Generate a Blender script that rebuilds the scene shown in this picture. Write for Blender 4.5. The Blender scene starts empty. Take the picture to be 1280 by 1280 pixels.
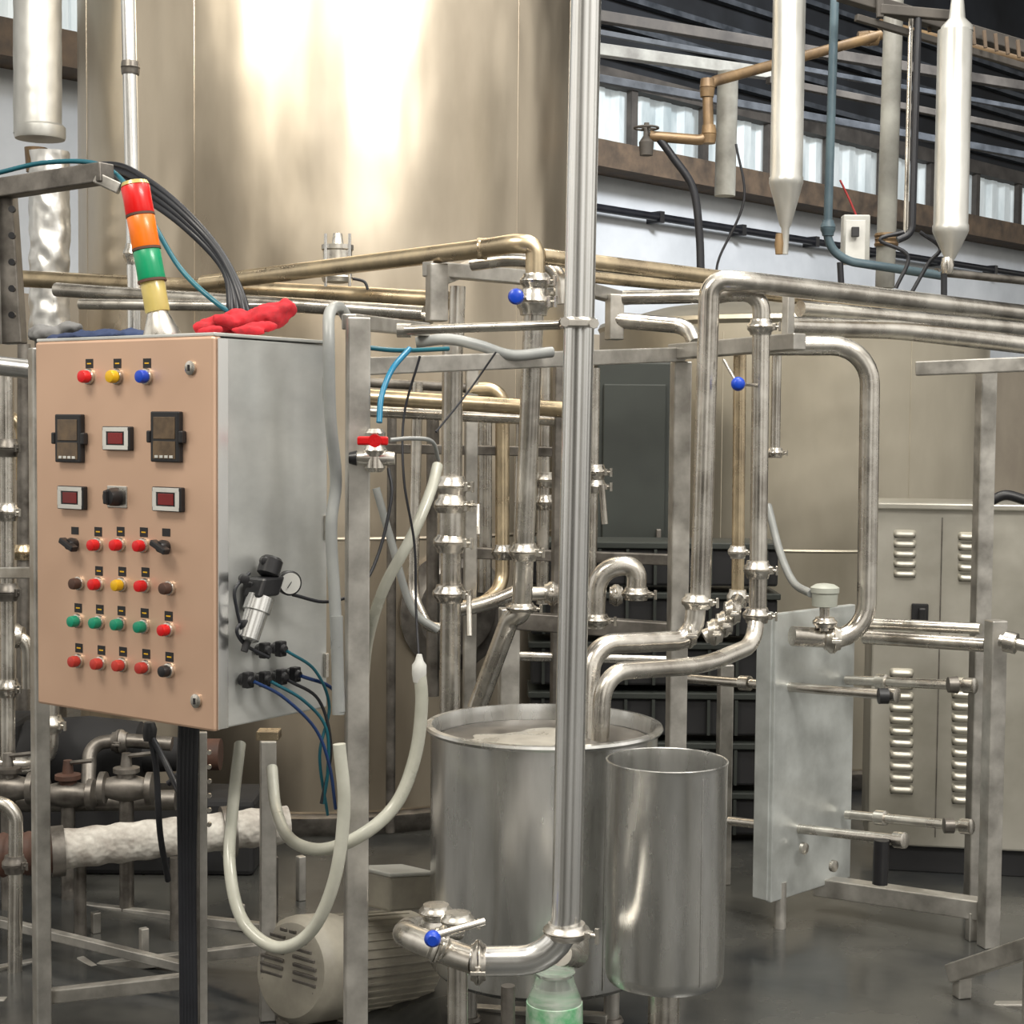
import bpy, math, random
from mathutils import Vector, Matrix, noise
random.seed(7)
F=2000.0; K=1.25; CH=1.65
cam_rot=(Matrix.Rotation(math.radians(87),3,'X')@Matrix.Rotation(math.radians(0.5),3,'Z'))
CAM=Vector((0,0,CH))
def ray(u,v): return cam_rot@Vector(((u-640)/F,-(v-640)/F,-1))
def P(u,v,d):
    r=ray(u,v); return CAM+r*(d*K/r.y)
def R(n,d): return n*d*K/F
# ---------- collections / parents ----------
col=bpy.context.scene.collection
cur=[None]
def G(name):
    e=bpy.data.objects.new(name,None); e.empty_display_size=0.1; col.objects.link(e); cur[0]=e; return e
def mk(name,vs,fs,mat,smooth=True,top=False):
    m=bpy.data.meshes.new(name); m.from_pydata([tuple(v) for v in vs],[],fs); m.update()
    if mat: m.materials.append(mat)
    if smooth: m.polygons.foreach_set('use_smooth',[True]*len(m.polygons))
    o=bpy.data.objects.new(name,m); col.objects.link(o)
    if cur[0] and not top: o.parent=cur[0]
    return o
def sharp(o,ang=35):
    o.data.set_sharp_from_angle(angle=math.radians(ang))
# ---------- materials ----------
def nn(nt,t,**k):
    n=nt.nodes.new(t)
    for a,b in k.items():
        if a in n.inputs: n.inputs[a].default_value=b
        else: setattr(n,a,b)
    return n
def mat(name,c1,c2=None,rough=.4,metal=0,scale=6,stretch=(1,1,1),bump=0,bscale=None,rvar=.12,coat=0,emit=0,detail=5,bdist=.02,trans=0):
    m=bpy.data.materials.new(name); m.use_nodes=True; nt=m.node_tree; b=nt.nodes['Principled BSDF']
    if c2 is None: c2=tuple(x*.75 for x in c1)
    tc=nn(nt,'ShaderNodeTexCoord'); mp=nn(nt,'ShaderNodeMapping'); mp.inputs['Scale'].default_value=stretch
    nt.links.new(tc.outputs['Object'],mp.inputs['Vector'])
    no=nn(nt,'ShaderNodeTexNoise'); no.inputs['Scale'].default_value=scale; no.inputs['Detail'].default_value=detail; no.inputs['Roughness'].default_value=.6
    nt.links.new(mp.outputs[0],no.inputs['Vector'])
    cr=nn(nt,'ShaderNodeValToRGB'); cr.color_ramp.elements[0].position=.32; cr.color_ramp.elements[1].position=.68
    cr.color_ramp.elements[0].color=(*c2,1); cr.color_ramp.elements[1].color=(*c1,1)
    nt.links.new(no.outputs['Fac'],cr.inputs[0]); nt.links.new(cr.outputs[0],b.inputs['Base Color'])
    mr=nn(nt,'ShaderNodeMapRange'); mr.inputs['To Min'].default_value=max(.02,rough-rvar); mr.inputs['To Max'].default_value=rough+rvar
    mr.inputs['From Min'].default_value=.3; mr.inputs['From Max'].default_value=.7
    nt.links.new(no.outputs['Fac'],mr.inputs['Value']); nt.links.new(mr.outputs[0],b.inputs['Roughness'])
    b.inputs['Metallic'].default_value=metal; b.inputs['Coat Weight'].default_value=coat
    if trans: b.inputs['Transmission Weight'].default_value=trans
    if emit: b.inputs['Emission Color'].default_value=(*c1,1); b.inputs['Emission Strength'].default_value=emit
    if bump:
        n2=nn(nt,'ShaderNodeTexNoise'); n2.inputs['Scale'].default_value=bscale or scale; n2.inputs['Detail'].default_value=2
        nt.links.new(mp.outputs[0],n2.inputs['Vector'])
        bu=nn(nt,'ShaderNodeBump'); bu.inputs['Strength'].default_value=bump; bu.inputs['Distance'].default_value=bdist
        nt.links.new(n2.outputs['Fac'],bu.inputs['Height']); nt.links.new(bu.outputs[0],b.inputs['Normal'])
    return m
STEEL=mat('stainless',(.82,.79,.73),(.44,.41,.37),.27,.95,9,bump=.14,bscale=12,bdist=.004,rvar=.09)
BRIGHT=mat('polished_steel',(.90,.90,.89),(.70,.70,.69),.24,.95,5,(1,1,.3),rvar=.05)
BRASSY=mat('warm_reflection_steel',(.76,.63,.43),(.42,.34,.24),.29,.95,8,bump=.1,bscale=12,bdist=.004,rvar=.08)  # yellow reflection on the pipes painted in as a warm tone
TANKM=mat('tank_steel',(.64,.565,.455),(.46,.395,.31),.34,.95,2.0,(1,1,.35),bump=.9,bscale=2.0,bdist=.075,rvar=.08)
TANKM2=mat('tank_steel_dull',(.60,.555,.46),(.45,.41,.33),.45,.85,1.6,(1,1,.5),bump=.4,bscale=1.2,bdist=.08,rvar=.07)
DOORM=mat('door_steel_warm_reflection',(.72,.49,.355),(.63,.42,.30),.42,.5,3,rvar=.05,detail=2)  # orange light reflected in the door is put into its base colour
CABM=mat('cabinet_steel',(.74,.75,.73),(.52,.53,.52),.38,.65,5,(.6,.6,1.0),bump=.15,bscale=3,bdist=.02,rvar=.06)
FRAMEM=mat('frame_steel',(.62,.60,.56),(.34,.325,.30),.40,.78,10,bump=.12,bscale=20,bdist=.003)
DULL=mat('dull_steel',(.29,.27,.245),(.10,.09,.08),.45,.8,10,bump=.2,bscale=15,bdist=.004)
BUCKM=mat('bucket_steel',(.84,.84,.83),(.48,.48,.46),.27,.95,6,(1,1,.2),bump=.7,bscale=4,bdist=.035,rvar=.08)
ALU=mat('aluminium_cladding',(.66,.66,.64),(.42,.42,.39),.42,.7,5,(1,1,.4),bump=.3,bscale=4,bdist=.03)
FOIL=mat('aluminium_foil_cladding',(.80,.80,.79),(.55,.55,.53),.38,.8,4,bump=.5,bscale=7,bdist=.04)
BLACK=mat('black_plastic',(.018,.018,.02),(.01,.01,.012),.4)
RUBBER=mat('black_cable',(.018,.02,.026),(.010,.010,.014),.45)
DARK=mat('dark_void_paint',(.020,.020,.022),(.009,.009,.01),.75)
DGREEN=mat('dark_green_grey_shade_crate',(.035,.041,.036),(.016,.019,.017),.6,scale=2)  # tone of the added tank shade box, also crate rims and ribs
TEAL=mat('teal_tube',(.01,.13,.17),(.008,.09,.13),.35)
BLUET=mat('blue_tube',(.01,.045,.17),(.01,.03,.11),.35)
CYAN=mat('cyan_hose',(.015,.23,.40),(.01,.16,.3),.3)
REDP=mat('red_lens',(.70,.006,.010),(.58,.005,.008),.35,coat=.15)
REDD=mat('faded_red_button',(.55,.045,.03),(.40,.03,.025),.4)
YELP=mat('yellow_lens',(.80,.47,.008),(.68,.38,.006),.35,coat=.15)
BLUP=mat('blue_lens',(.004,.06,.55),(.004,.045,.42),.35,coat=.15)
GREP=mat('green_lens',(.004,.28,.16),(.003,.21,.12),.35,coat=.15)
ORAP=mat('orange_lens',(.86,.20,.008),(.78,.15,.005),.35,coat=.15)
REDL=mat('red_beacon_lens',(.70,.008,.007),(.6,.006,.006),.3,coat=.15)
GREL=mat('green_beacon_lens',(.004,.30,.13),(.004,.23,.10),.3,coat=.15)
AMBL=mat('amber_clear_lens',(.50,.40,.13),(.36,.29,.09),.25,coat=.3)
CLOTH=mat('red_cloth',(.58,.018,.03),(.34,.01,.018),.85,scale=40,bump=.5,bscale=60,bdist=.004)
CHOSE=mat('milky_hose',(.55,.55,.48),(.38,.38,.32),.35,coat=.2)
GHOSE=mat('grey_hose',(.32,.33,.32),(.22,.23,.23),.35)
WHITEP=mat('white_plastic',(.55,.55,.52),(.42,.42,.39),.45)
MOTORM=mat('motor_paint',(.44,.41,.34),(.26,.24,.20),.5,scale=6)
LAGG=mat('pipe_lagging_cloth',(.64,.62,.57),(.30,.27,.24),.85,scale=14,bump=.8,bscale=20,bdist=.02)
RUSTY=mat('rusty_pipe',(.11,.05,.033),(.05,.027,.02),.7,scale=10)
REDSC=mat('red_display',(.20,.01,.01),(.09,.006,.006),.2,emit=.08)
GLASS=mat('meter_screen',(.15,.10,.055),(.07,.045,.025),.15,scale=30)
LABEL=mat('label_white',(.65,.65,.62),None,.5)
CLEARP=mat('clear_bottle_plastic',(.85,.88,.85),(.7,.74,.70),.12,scale=10,trans=.75)
GREENL=mat('green_bottle_label',(.02,.42,.12),(.7,.78,.7),.4,scale=16)
TRUSS=mat('truss_grimy',(.10,.09,.08),(.035,.031,.028),.75,scale=4)
LEDGE=mat('rusty_ledge',(.17,.12,.08),(.065,.05,.038),.8,scale=6)
PGREY=mat('painted_grey_pipe',(.32,.32,.29),(.16,.155,.14),.5,scale=5)
PTEAL=mat('painted_teal_pipe',(.09,.14,.165),(.045,.075,.10),.5)
BROWNP=mat('tarnished_brown_pipe',(.30,.20,.10),(.12,.08,.05),.45,.4)
MACHM=mat('machine_steel',(.57,.55,.49),(.41,.39,.33),.42,.7,2.5,bump=.2,bscale=2.5,bdist=.03)
PLATEM=mat('plate_steel',(.62,.65,.64),(.42,.44,.43),.42,.5,7,bump=.1,bscale=8,bdist=.005)
FOAM=mat('milky_wash_water',(.50,.47,.41),(.26,.24,.20),.3,0,9)
# ---------- geometry ----------
def fillet(pts,r,n=7):
    pts=[Vector(p) for p in pts]
    if len(pts)<3 or not r: return pts
    out=[pts[0]]
    for i in range(1,len(pts)-1):
        a,b,c=pts[i-1],pts[i],pts[i+1]
        la,lc=(a-b).length,(c-b).length
        t=min(r,la*.49,lc*.49)
        A=b+(a-b).normalized()*t; C=b+(c-b).normalized()*t
        for k in range(n+1):
            s=k/n; w=.72
            d=(1-s)**2+2*s*(1-s)*w+s*s
            out.append((A*(1-s)**2+b*2*s*(1-s)*w+C*s*s)/d)
    out.append(pts[-1]); 
    o=[out[0]]
    for q in out[1:]:
        if (q-o[-1]).length>1e-5:o.append(q)
    return o
def catmull(pts,n=8):
    pts=[Vector(p) for p in pts]; q=[2*pts[0]-pts[1]]+pts+[2*pts[-1]-pts[-2]]; out=[]
    for i in range(1,len(q)-2):
        a,b,c,d=q[i-1:i+3]
        for k in range(n):
            t=k/n; out.append(.5*((2*b)+(c-a)*t+(2*a-5*b+4*c-d)*t*t+(3*b-a-3*c+d)*t**3))
    out.append(pts[-1]); return out
def sweep(name,pts,rad,m,seg=16,side=None,sq=False,aspect=1):
    n=len(pts); vs=[];fs=[]
    T=[]
    for i in range(n):
        a=pts[max(i-1,0)];b=pts[min(i+1,n-1)]; T.append((b-a).normalized())
    t=T[0]
    s=side if side is not None else (Vector((0,0,1)).cross(t) if abs(t.z)<.95 else Vector((1,0,0)))
    s=(s-t*s.dot(t)).normalized()
    if sq: seg=4
    for i in range(n):
        s=(s-T[i]*s.dot(T[i])).normalized(); w=T[i].cross(s)
        r=rad(i/(n-1)) if callable(rad) else rad
        for k in range(seg):
            if sq:
                sx=(1,-1,-1,1)[k]; sy=(1,1,-1,-1)[k]; vs.append(pts[i]+s*sx*r+w*sy*r*aspect)
            else:
                a=2*math.pi*k/seg; vs.append(pts[i]+s*math.cos(a)*r+w*math.sin(a)*r*aspect)
    for i in range(n-1):
        for k in range(seg):
            a=i*seg+k;b=i*seg+(k+1)%seg; fs.append((a,b,b+seg,a+seg))
    fs.append(tuple(range(seg-1,-1,-1))); fs.append(tuple(range((n-1)*seg,n*seg)))
    o=mk(name,vs,fs,m,not sq)
    if not sq: sharp(o,50)
    else:
        bv=o.modifiers.new('b','BEVEL'); bv.width=min(.004,(rad if not callable(rad) else .02)*.2); bv.segments=2
    return o
def lathe(name,prof,o,ax,m,seg=28,sh=38):
    o=Vector(o); ax=Vector(ax).normalized()
    s=Vector((1,0,0)) if abs(ax.x)<.8 else Vector((0,0,1))
    s=(s-ax*s.dot(ax)).normalized(); w=ax.cross(s); vs=[];fs=[]
    for (h,r) in prof:
        for k in range(seg):
            a=2*math.pi*k/seg; vs.append(o+ax*h+(s*math.cos(a)+w*math.sin(a))*max(r,1e-4))
    n=len(prof)
    for i in range(n-1):
        for k in range(seg):
            a=i*seg+k;b=i*seg+(k+1)%seg; fs.append((a,b,b+seg,a+seg))
    fs.append(tuple(range(seg-1,-1,-1))); fs.append(tuple(range((n-1)*seg,n*seg)))
    ob=mk(name,vs,fs,m); sharp(ob,sh); return ob
def obox(name,c,ex,ey,ez,m,bev=.003):
    c=Vector(c); vs=[c+ex*i+ey*j+ez*k for i in(-1,1) for j in(-1,1) for k in(-1,1)]
    fs=[(0,1,3,2),(4,6,7,5),(0,4,5,1),(2,3,7,6),(0,2,6,4),(1,5,7,3)]
    o=mk(name,vs,fs,m,False)
    if ex.cross(ey).dot(ez)<0: o.data.flip_normals()
    if bev:
        b=o.modifiers.new('b','BEVEL'); b.width=bev; b.segments=2
    return o
X=Vector((1,0,0));Y=Vector((0,1,0));Z=Vector((0,0,1))
def box(name,c,s,m,bev=.003): return obox(name,c,X*s[0]/2,Y*s[1]/2,Z*s[2]/2,m,bev)
def ring(name,c,ax,rr,tr,m,seg=24):
    ax=Vector(ax).normalized(); s=X if abs(ax.x)<.8 else Z; s=(s-ax*s.dot(ax)).normalized(); w=ax.cross(s); vs=[];fs=[]
    for i in range(seg):
        a=2*math.pi*i/seg; dr=s*math.cos(a)+w*math.sin(a)
        for k in range(8):
            b=2*math.pi*k/8; vs.append(c+dr*(rr+tr*math.cos(b))+ax*tr*math.sin(b))
    for i in range(seg):
        for k in range(8): fs.append((i*8+k,((i+1)%seg)*8+k,((i+1)%seg)*8+(k+1)%8,i*8+(k+1)%8))
    return mk(name,vs,fs,m)
def wheel(c,ax,rr,m):
    ring('handwheel_rim',c,ax,rr,rr*.1,m)
    ax=Vector(ax).normalized(); s=X if abs(ax.x)<.8 else Z; s=(s-ax*s.dot(ax)).normalized(); w=ax.cross(s)
    for k in range(4):
        a=math.pi*k/4*2+.4; sweep('spoke',[c,c+(s*math.cos(a)+w*math.sin(a))*rr],rr*.08,m,6)
    lathe('hub',[(-rr*.15,rr*.2),(rr*.15,rr*.2)],c,ax,m,12)
def tube(name,pp,rpx,m,fpx=26,seg=16):
    pts=[P(*p) for p in pp]; d=sum(p[2] for p in pp)/len(pp)
    return sweep(name,fillet(pts,R(fpx,d)),R(rpx,d),m,seg)
def hose(name,pp,rpx,m,seg=12):
    pts=[P(*p) for p in pp]; d=sum(p[2] for p in pp)/len(pp)
    return sweep(name,catmull(pts),R(rpx,d),m,seg)
def clampat(u,v,d,rpx,ax=Z,hpx=6,m=None,wing=True,big=1.5):
    c=P(u,v,d); r=R(rpx,d); h=R(hpx,d); m=m or STEEL
    lathe('clamp_ferrule',[(-h*1.6,r*1.02),(-h*1.6,r*1.18),(-h,r*1.25),(-h*.55,r*big),(-h*.1,r*big*1.04),(0,r*big*.95),(h*.1,r*big*1.04),(h*.55,r*big),(h,r*1.25),(h*1.6,r*1.18),(h*1.6,r*1.02)],c,ax,m)
    if wing:
        ax=Vector(ax).normalized(); s=(X+Y*-.6); s=(s-ax*s.dot(ax)).normalized()
        q=c+s*r*big
        sweep('clamp_bolt',[q-ax.cross(s)*0,q+s*r*.7],r*.16,m,8)
        obox('clamp_wing_nut',q+s*r*.75,s*r*.12,ax*r*.5,ax.cross(s)*r*.12,m,.001)
        obox('clamp_lug',q+s*r*.1,s*r*.25,ax*h*.7,ax.cross(s)*r*.3,m,.002)
def post(name,u,v0,v1,d,wpx,m=FRAMEM,yaw=35,zb=None):
    vm=(v0+v1)/2; c=P(u,vm,d); z0=P(u,v0,d).z; z1=P(u,v1,d).z if zb is None else zb
    a=math.radians(yaw); w=R(wpx,d)/(abs(math.cos(a))+abs(math.sin(a)))
    return sweep(name,[Vector((c.x,c.y,z0)),Vector((c.x,c.y,z1))],w/2,m,sq=True,side=Vector((math.cos(a),math.sin(a),0)))
def beam(name,a,b,wpx,m=FRAMEM):
    p,q=P(*a),P(*b); return sweep(name,[p,q],R(wpx,(a[2]+b[2])/2)/2,m,sq=True)

# ================= ROOM =================
cur[0]=None
FLOORM=mat('wet_concrete',(.095,.093,.082),(.014,.017,.021),.24,0,1.0,bump=.25,bscale=6,bdist=.008,rvar=.18)
fl=mk('floor',[(-14,-6,0),(16,-6,0),(16,26,0),(-14,26,0)],[(0,1,2,3)],FLOORM,False)
WALLM=mat('whitewashed_wall',(.80,.83,.86),(.56,.59,.62),.8,0,.9,bump=.2)
TANW=mat('tan_wall_paint',(.50,.43,.33),(.36,.30,.23),.8,0,.9)
UPM=mat('dark_upper_cladding',(.022,.025,.03),(.009,.010,.012),.8,0,1.5)
WINM=mat('daylight_sheet',(.74,.79,.79),(.22,.28,.30),.5,0,2.6,(1,1,.3),emit=.3)
A=Vector((.756,13.75,0)); wd=Vector((5.404,5.5,0)).normalized(); wn=Vector((wd.y,-wd.x,0))
def W(s,z,o=0): return A+wd*s+wn*o+Z*z
def wbox(name,s0,s1,z0,z1,o,t,m,bev=0): 
    return obox(name,W((s0+s1)/2,(z0+z1)/2,o),wd*(s1-s0)/2,wn*t/2,Z*(z1-z0)/2,m,bev)
wbox('wall_back',-10,14,0,3.9,-.15,.3,WALLM)
wbox('wall_back_lower',-10,14,0,2.45,.02,.04,TANW)
wbox('wall_back_upper',-10,14,4.5,8,-.3,.3,UPM)
vs=[];fs=[]
s=-10
while s<14:
    for (ds,o) in((0,0),(.05,.05),(.16,.05),(.21,0)):
        vs+= [W(s+ds,3.9,o-.1),W(s+ds,4.62,o-.1)]
    s+=.3
for i in range(len(vs)//2-1): fs.append((2*i,2*i+2,2*i+3,2*i+1))
mk('window_1',vs,fs,WINM,False)
for i in range(24): wbox('trim_%d'%(20+i),-9.7+i*1.0,-9.62+i*1.0+(.25 if i%3==0 else 0),3.95,4.6,.02,.06,TRUSS)
wbox('trim_1',-10,14,3.80,4.02,.16,.34,LEDGE)
wbox('trim_2',-10,14,4.56,4.70,.0,.14,TRUSS)
RIB=mat('cladding_rib',(.09,.10,.115),(.025,.03,.037),.6)
for i,z in enumerate((4.85,5.1,5.35,5.6,5.85,6.1)): wbox('trim_%d'%(i+3),-10,14,z,z+.05,-.1,.08,RIB)
ceil=mk('ceiling',[(-14,9,7.2),(16,9,7.2),(16,26,7.2),(-14,26,7.2)],[(0,3,2,1)],UPM,False)
G('wall_service_pipe'); sweep('pipe',[W(-4,3.5,.12),W(12,3.5,.12)],.035,RUBBER)
for i in range(12): obox('pipe_clip',W(-3+i*1.2,3.5,.08),wd*.03,wn*.08,Z*.05,BLACK)
G('wall_service_pipe'); sweep('pipe',[W(-4,3.05,.1),W(12,3.05,.1)],.02,DULL)
G('roof_purlins')
for a,b,w,m_ in (((745,20,8.2),(1290,110,10),12,TRUSS),((745,98,8.2),(1290,196,10),9,RIB),((745,62,8.2),(960,92,8.8),14,PGREY),((745,40,8.2),(1290,138,10),6,RIB),((960,100,8.2),(1290,165,9.4),8,TRUSS)):
    beam('member',a,b,w,m_)
G('overhead_rail')
beam('rail',(1050,-8,5),(1285,62,5.2),16,TRUSS); beam('rail_lower',(1070,22,5),(1285,85,5.2),8,TRUSS)
for i in range(9): 
    u=1160+i*14; beam('rung',(u,18+i*4,5.1),(u+2,40+i*4,5.1),4,LEDGE)
beam('hanger',(1100,-20,5),(1100,22,5),8,TRUSS); beam('tee_arm',(1100,12,5),(1190,20,5),12,TRUSS)

# ================= TANKS =================
def tank(name,u,d,rpx,ztop,m,seams):
    G(name); c=P(u,640,d); c.z=0; r=R(rpx,d)
    pr=[(.06,r*.98),(.1,r)]
    for z in seams: pr+=[(z-.008,r),(z,r*1.003),(z+.008,r)]
    pr+=[(ztop-.02,r),(ztop,r*1.01),(ztop+.02,r)]
    pr+=[(ztop+.1,r*.7),(ztop+.16,r*.2),(ztop+.17,.05)]
    lathe('shell',pr,c,Z,m,128,12)
    lathe('base_ring',[(0,r*1.0),(.06,r*1.03),(.08,r*1.03),(.09,r)],c,Z,DULL,96)
    return c,r
c1,r1=tank('stainless_storage_tank',412,6.0,302,4.3,TANKM,(1.2,))
for a in (-150,-112,-40): 
    aa=math.radians(a); q=c1+Vector((math.cos(aa)*r1*.999,math.sin(aa)*r1*.999,0)); sweep('weld_seam',[q+Z*.1,q+Z*4.25],.003,TANKM,6)
lathe('manway',[(0,.24),(.03,.25),(.04,.2),(.06,.18),(.07,.02)],c1+Vector((math.cos(-1.0)*r1*.99,math.sin(-1.0)*r1*.99,.9)),Vector((math.cos(-1.0),math.sin(-1.0),0)),DULL)
c2,r2=tank('stainless_storage_tank',985,6.6,238,2.16,TANKM2,(1.1,))
for a in (-118,-66): 
    aa=math.radians(a); q=c2+Vector((math.cos(aa)*r2*.999,math.sin(aa)*r2*.999,0)); sweep('weld_seam',[q+Z*.1,q+Z*2.1],.003,TANKM2,6)
G('tank_shade_panel')  # added dark box stands for the shade at the second tank's left side
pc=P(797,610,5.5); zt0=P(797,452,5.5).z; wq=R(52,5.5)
box('body',(pc.x,pc.y+.15,zt0/2),(wq*2,.3,zt0),DGREEN,.01); box('door',(pc.x-wq*.1,pc.y-.01,zt0*.55),(wq*1.5,.02,zt0*.8),DGREEN,.005); box('shade_panel_handle',(pc.x+wq*.5,pc.y-.035,zt0*.6),(.02,.03,.12),DULL,.003)  # door and handle made up along with the shade box
d=5.4
def wrinkled(name,u,v0,v1,d,rpx,m,amp,u1=None):
    a=P(u,v0,d); b=P(u1 or u,v1,d); n=60; seg=40; r=R(rpx,d); vs=[];fs=[]
    for i in range(n+1):
        p=a.lerp(b,i/n)
        for k in range(seg):
            t=2*math.pi*k/seg
            q=Vector((math.cos(t),math.sin(t),0)); rr=r*(1+amp*noise.noise(Vector((q.x*2,q.y*2,i*.22+u))))
            vs.append(p+q*rr)
    for i in range(n):
        for k in range(seg):
            x=i*seg+k;y=i*seg+(k+1)%seg; fs.append((x,x+seg,y+seg,y))
    return mk(name,vs,fs,m)
G('insulated_duct')
wrinkled('cladding_upper',47,-30,168,d,29,ALU,.02)
wrinkled('cladding_lower',62,190,425,d,24,FOIL,.13)
lathe('joint_band',[(-.03,R(30,d)),(-.02,R(31,d)),(.02,R(31,d)),(.03,R(28,d))],P(50,165,d),Z,ALU)
lathe('joint_neck',[(-.1,R(12,d)),(.0,R(14,d))],P(45,185,d),Z,BROWNP)
lathe('lower_pipe',[(0,R(18,d)),(2.0,R(18,d))],Vector((P(62,420,d).x,P(62,420,d).y,0)),Z,DULL)
G('vertical_vent_pipe'); tube('pipe',[(160,-20,4.7),(168,340,4.7),(168,440,4.7)],9,BRIGHT)
clampat(163,85,4.7,9,Z,5,DULL,False,1.25); clampat(168,318,4.7,9,Z,8,STEEL)

# ================= CABINET =================
N=Vector((-.6555,3.5625,0)); ld=Vector((-.498,.348,0)).normalized(); sd=Vector((.348,.498,0)).normalized()
def edgez(u,v): 
    r=ray(u,v); return CH+r.z*(N.y/r.y)
zb=edgez(272,914); zt=edgez(272,420); Wd=.607; Dp=.37; H=zt-zb
def C(a,b,h): return N+ld*a+sd*b+Z*(zb+h)
def onp(u,v,p0,nrm):
    r=ray(u,v); t=(p0-CAM).dot(nrm)/r.dot(nrm); return CAM+r*t
G('control_cabinet')
obox('body',C(Wd/2,Dp/2+.012,H/2),ld*(Wd/2-.004),sd*(Dp/2-.012),Z*H/2*.995,CABM,.004)
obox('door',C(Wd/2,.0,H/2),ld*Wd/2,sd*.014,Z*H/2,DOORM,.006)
obox('door_edge_strip',C(-.003,.012,H/2),ld*.002,sd*.016,Z*(H/2-.004),BRIGHT,.001)
obox('rain_lip',C(Wd/2,Dp/2,H+.004),ld*(Wd/2),sd*(Dp/2+.01),Z*.004,CABM,.002)
for zz in (.12,.5,.88):
    obox('side_rib',C(.0,Dp*.98,H*zz),ld*.004,sd*.006,Z*.03,STEEL,.002)
dn=-sd
D0=C(0,-.014,0)
def dp(u,v): return onp(u,v,D0,dn)
def button(u,v,m,r=.0145,lab=True):
    p=dp(u,v)
    lathe('bezel',[(0,r*1.15),(.004,r*1.2),(.008,r*1.1),(.009,r*.9)],p,dn,STEEL,24)
    lathe('button_cap',[(.0,r*.9),(.02,r*.95),(.026,r*.85),(.028,r*.4)],p,dn,m,24)
    if lab: obox('label',p+Z*.031,ld*.013,dn*.0012,Z*.011,BLACK,.0005); obox('label_text',p+Z*.031+dn*.0013,ld*.007,dn*.0003,Z*.0015,YELP,0)
for u,m in((112,REDP),(147,YELP),(184,BLUP)): button(u,471,m,.016)
def meter(u,v,w,h,fr,sc,scw,sch,oz=0):
    p=dp(u,v)
    obox('meter_frame',p+dn*.006,ld*w/2,dn*.008,Z*h/2,fr,.003)
    obox('meter_screen',p+dn*.0145+Z*oz,ld*scw/2,dn*.001,Z*sch/2,sc,.001)
    return p
for u,v in((90,548),(211,546)):
    w=.092
    p=meter(u,v,w,.115,BLACK,GLASS,.07,.05,.02)
    obox('panel_face',p+dn*.0145-Z*.03,ld*.036,dn*.0008,Z*.02,GLASS,.0005)
    obox('latch_1',p+ld*(w/2+.006)+dn*.008,ld*.006,dn*.008,Z*.014,BLACK); obox('latch_2',p-ld*(w/2+.006)+dn*.008,ld*.006,dn*.008,Z*.014,BLACK)
    for k in range(4): obox('key',p+dn*.016+ld*(.024-.016*k)-Z*.045,ld*.005,dn*.001,Z*.003,LABEL,.0003)
for u,v in((150,548),(93,622),(213,624)):
    p=meter(u,v,.094,.056,BLACK,REDSC,.05,.026,0)
    obox('meter_bezel_t',p+dn*.0145+Z*.021,ld*.042,dn*.0012,Z*.005,LABEL,.0004); obox('meter_bezel_b',p+dn*.0145-Z*.021,ld*.042,dn*.0012,Z*.005,LABEL,.0004)
    obox('meter_bezel_l',p+dn*.0145+ld*.037,ld*.006,dn*.0012,Z*.018,LABEL,.0004); obox('meter_bezel_r',p+dn*.0145-ld*.037,ld*.006,dn*.0012,Z*.018,LABEL,.0004)
p=dp(147,621); obox('selector_plate',p,ld*.034,dn*.003,Z*.026,STEEL,.002)
lathe('selector_knob',[(0,.022),(.018,.021),(.03,.018),(.032,.01)],p,dn,BLACK); obox('selector_grip',p+dn*.034,ld*.004,dn*.008,Z*.016,BLACK)
def sw(u,v):
    p=dp(u,v); lathe('switch_body',[(0,.014),(.014,.016),(.024,.012)],p,dn,BLACK,16); obox('switch_lever',p+dn*.024-ld*.004,(ld+Z*.45).normalized()*.026,dn*.01,(Z-ld*.45).normalized()*.007,BLACK); obox('label',p+Z*.032,ld*.013,dn*.0012,Z*.009,BLACK,.0005)
sw(94,680); sw(208,683)
for u,v in((123,681),(151,681),(180,682)): button(u,v,REDP)
for u,v,m in((100,729,RUSTY),(124,730,REDP),(153,731,YELP),(182,732,REDP),(213,735,RUSTY)): button(u,v,m,lab=m is not RUSTY)
for u,v,m in((98,776,GREP),(125,778,GREP),(152,780,GREP),(181,783,GREP),(211,787,REDP)): button(u,v,m)
for u,v,m in((99,826,REDD),(127,829,REDD),(154,831,REDD),(183,834,REDD),(212,838,BLACK)): button(u,v,m)
for u,v in((239,460),(246,876)):
    lathe('lock',[(0,.016),(.005,.016),(.007,.011),(.008,.004)],dp(u,v),dn,STEEL); obox('lock_slot',dp(u,v)+dn*.009,ld*.0025,dn*.001,Z*.007,BLACK,.0003)
sn=-ld; S0=C(-.004,0,0)
def sp(u,v,o=0): return onp(u,v,S0,sn)+sn*o
p=sp(312,745,.035)
lean=(Z+sd*.45).normalized()
G('air_filter_regulator')
k=1.25
lathe('bowl',[(-.085*k,.012*k),(-.08*k,.02*k),(-.03*k,.022*k),(-.028*k,.026*k),(0,.026*k),(.002,.02*k)],p,lean,BRIGHT)
obox('regulator_body',p+lean*.026,sd*.034,sn*.026,lean*.024,BLACK,.006)
lathe('regulator_knob',[(.05,.018),(.056,.026),(.09,.026),(.096,.02)],p,lean,BLACK)
obox('bracket',p-sn*.02,sd*.024,sn*.014,Z*.035,BLACK)
lathe('drain',[(-.13,.008),(-.1,.01)],p,lean,BLACK)
gp=sp(341,727,.05)
gd=(sn*.75-sd*.35).normalized()
lathe('gauge_case',[(-.03,.006),(-.012,.008),(-.01,.028),(.008,.029),(.01,.026)],gp,gd,BLACK); lathe('gauge_face',[(.0095,.0245),(.0105,.0245)],gp,gd,LABEL)
obox('gauge_needle',gp+gd*.0115,(Z+sd).normalized()*.014,gd*.0004,(Z-sd).normalized()*.0012,BLACK,0)
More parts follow.
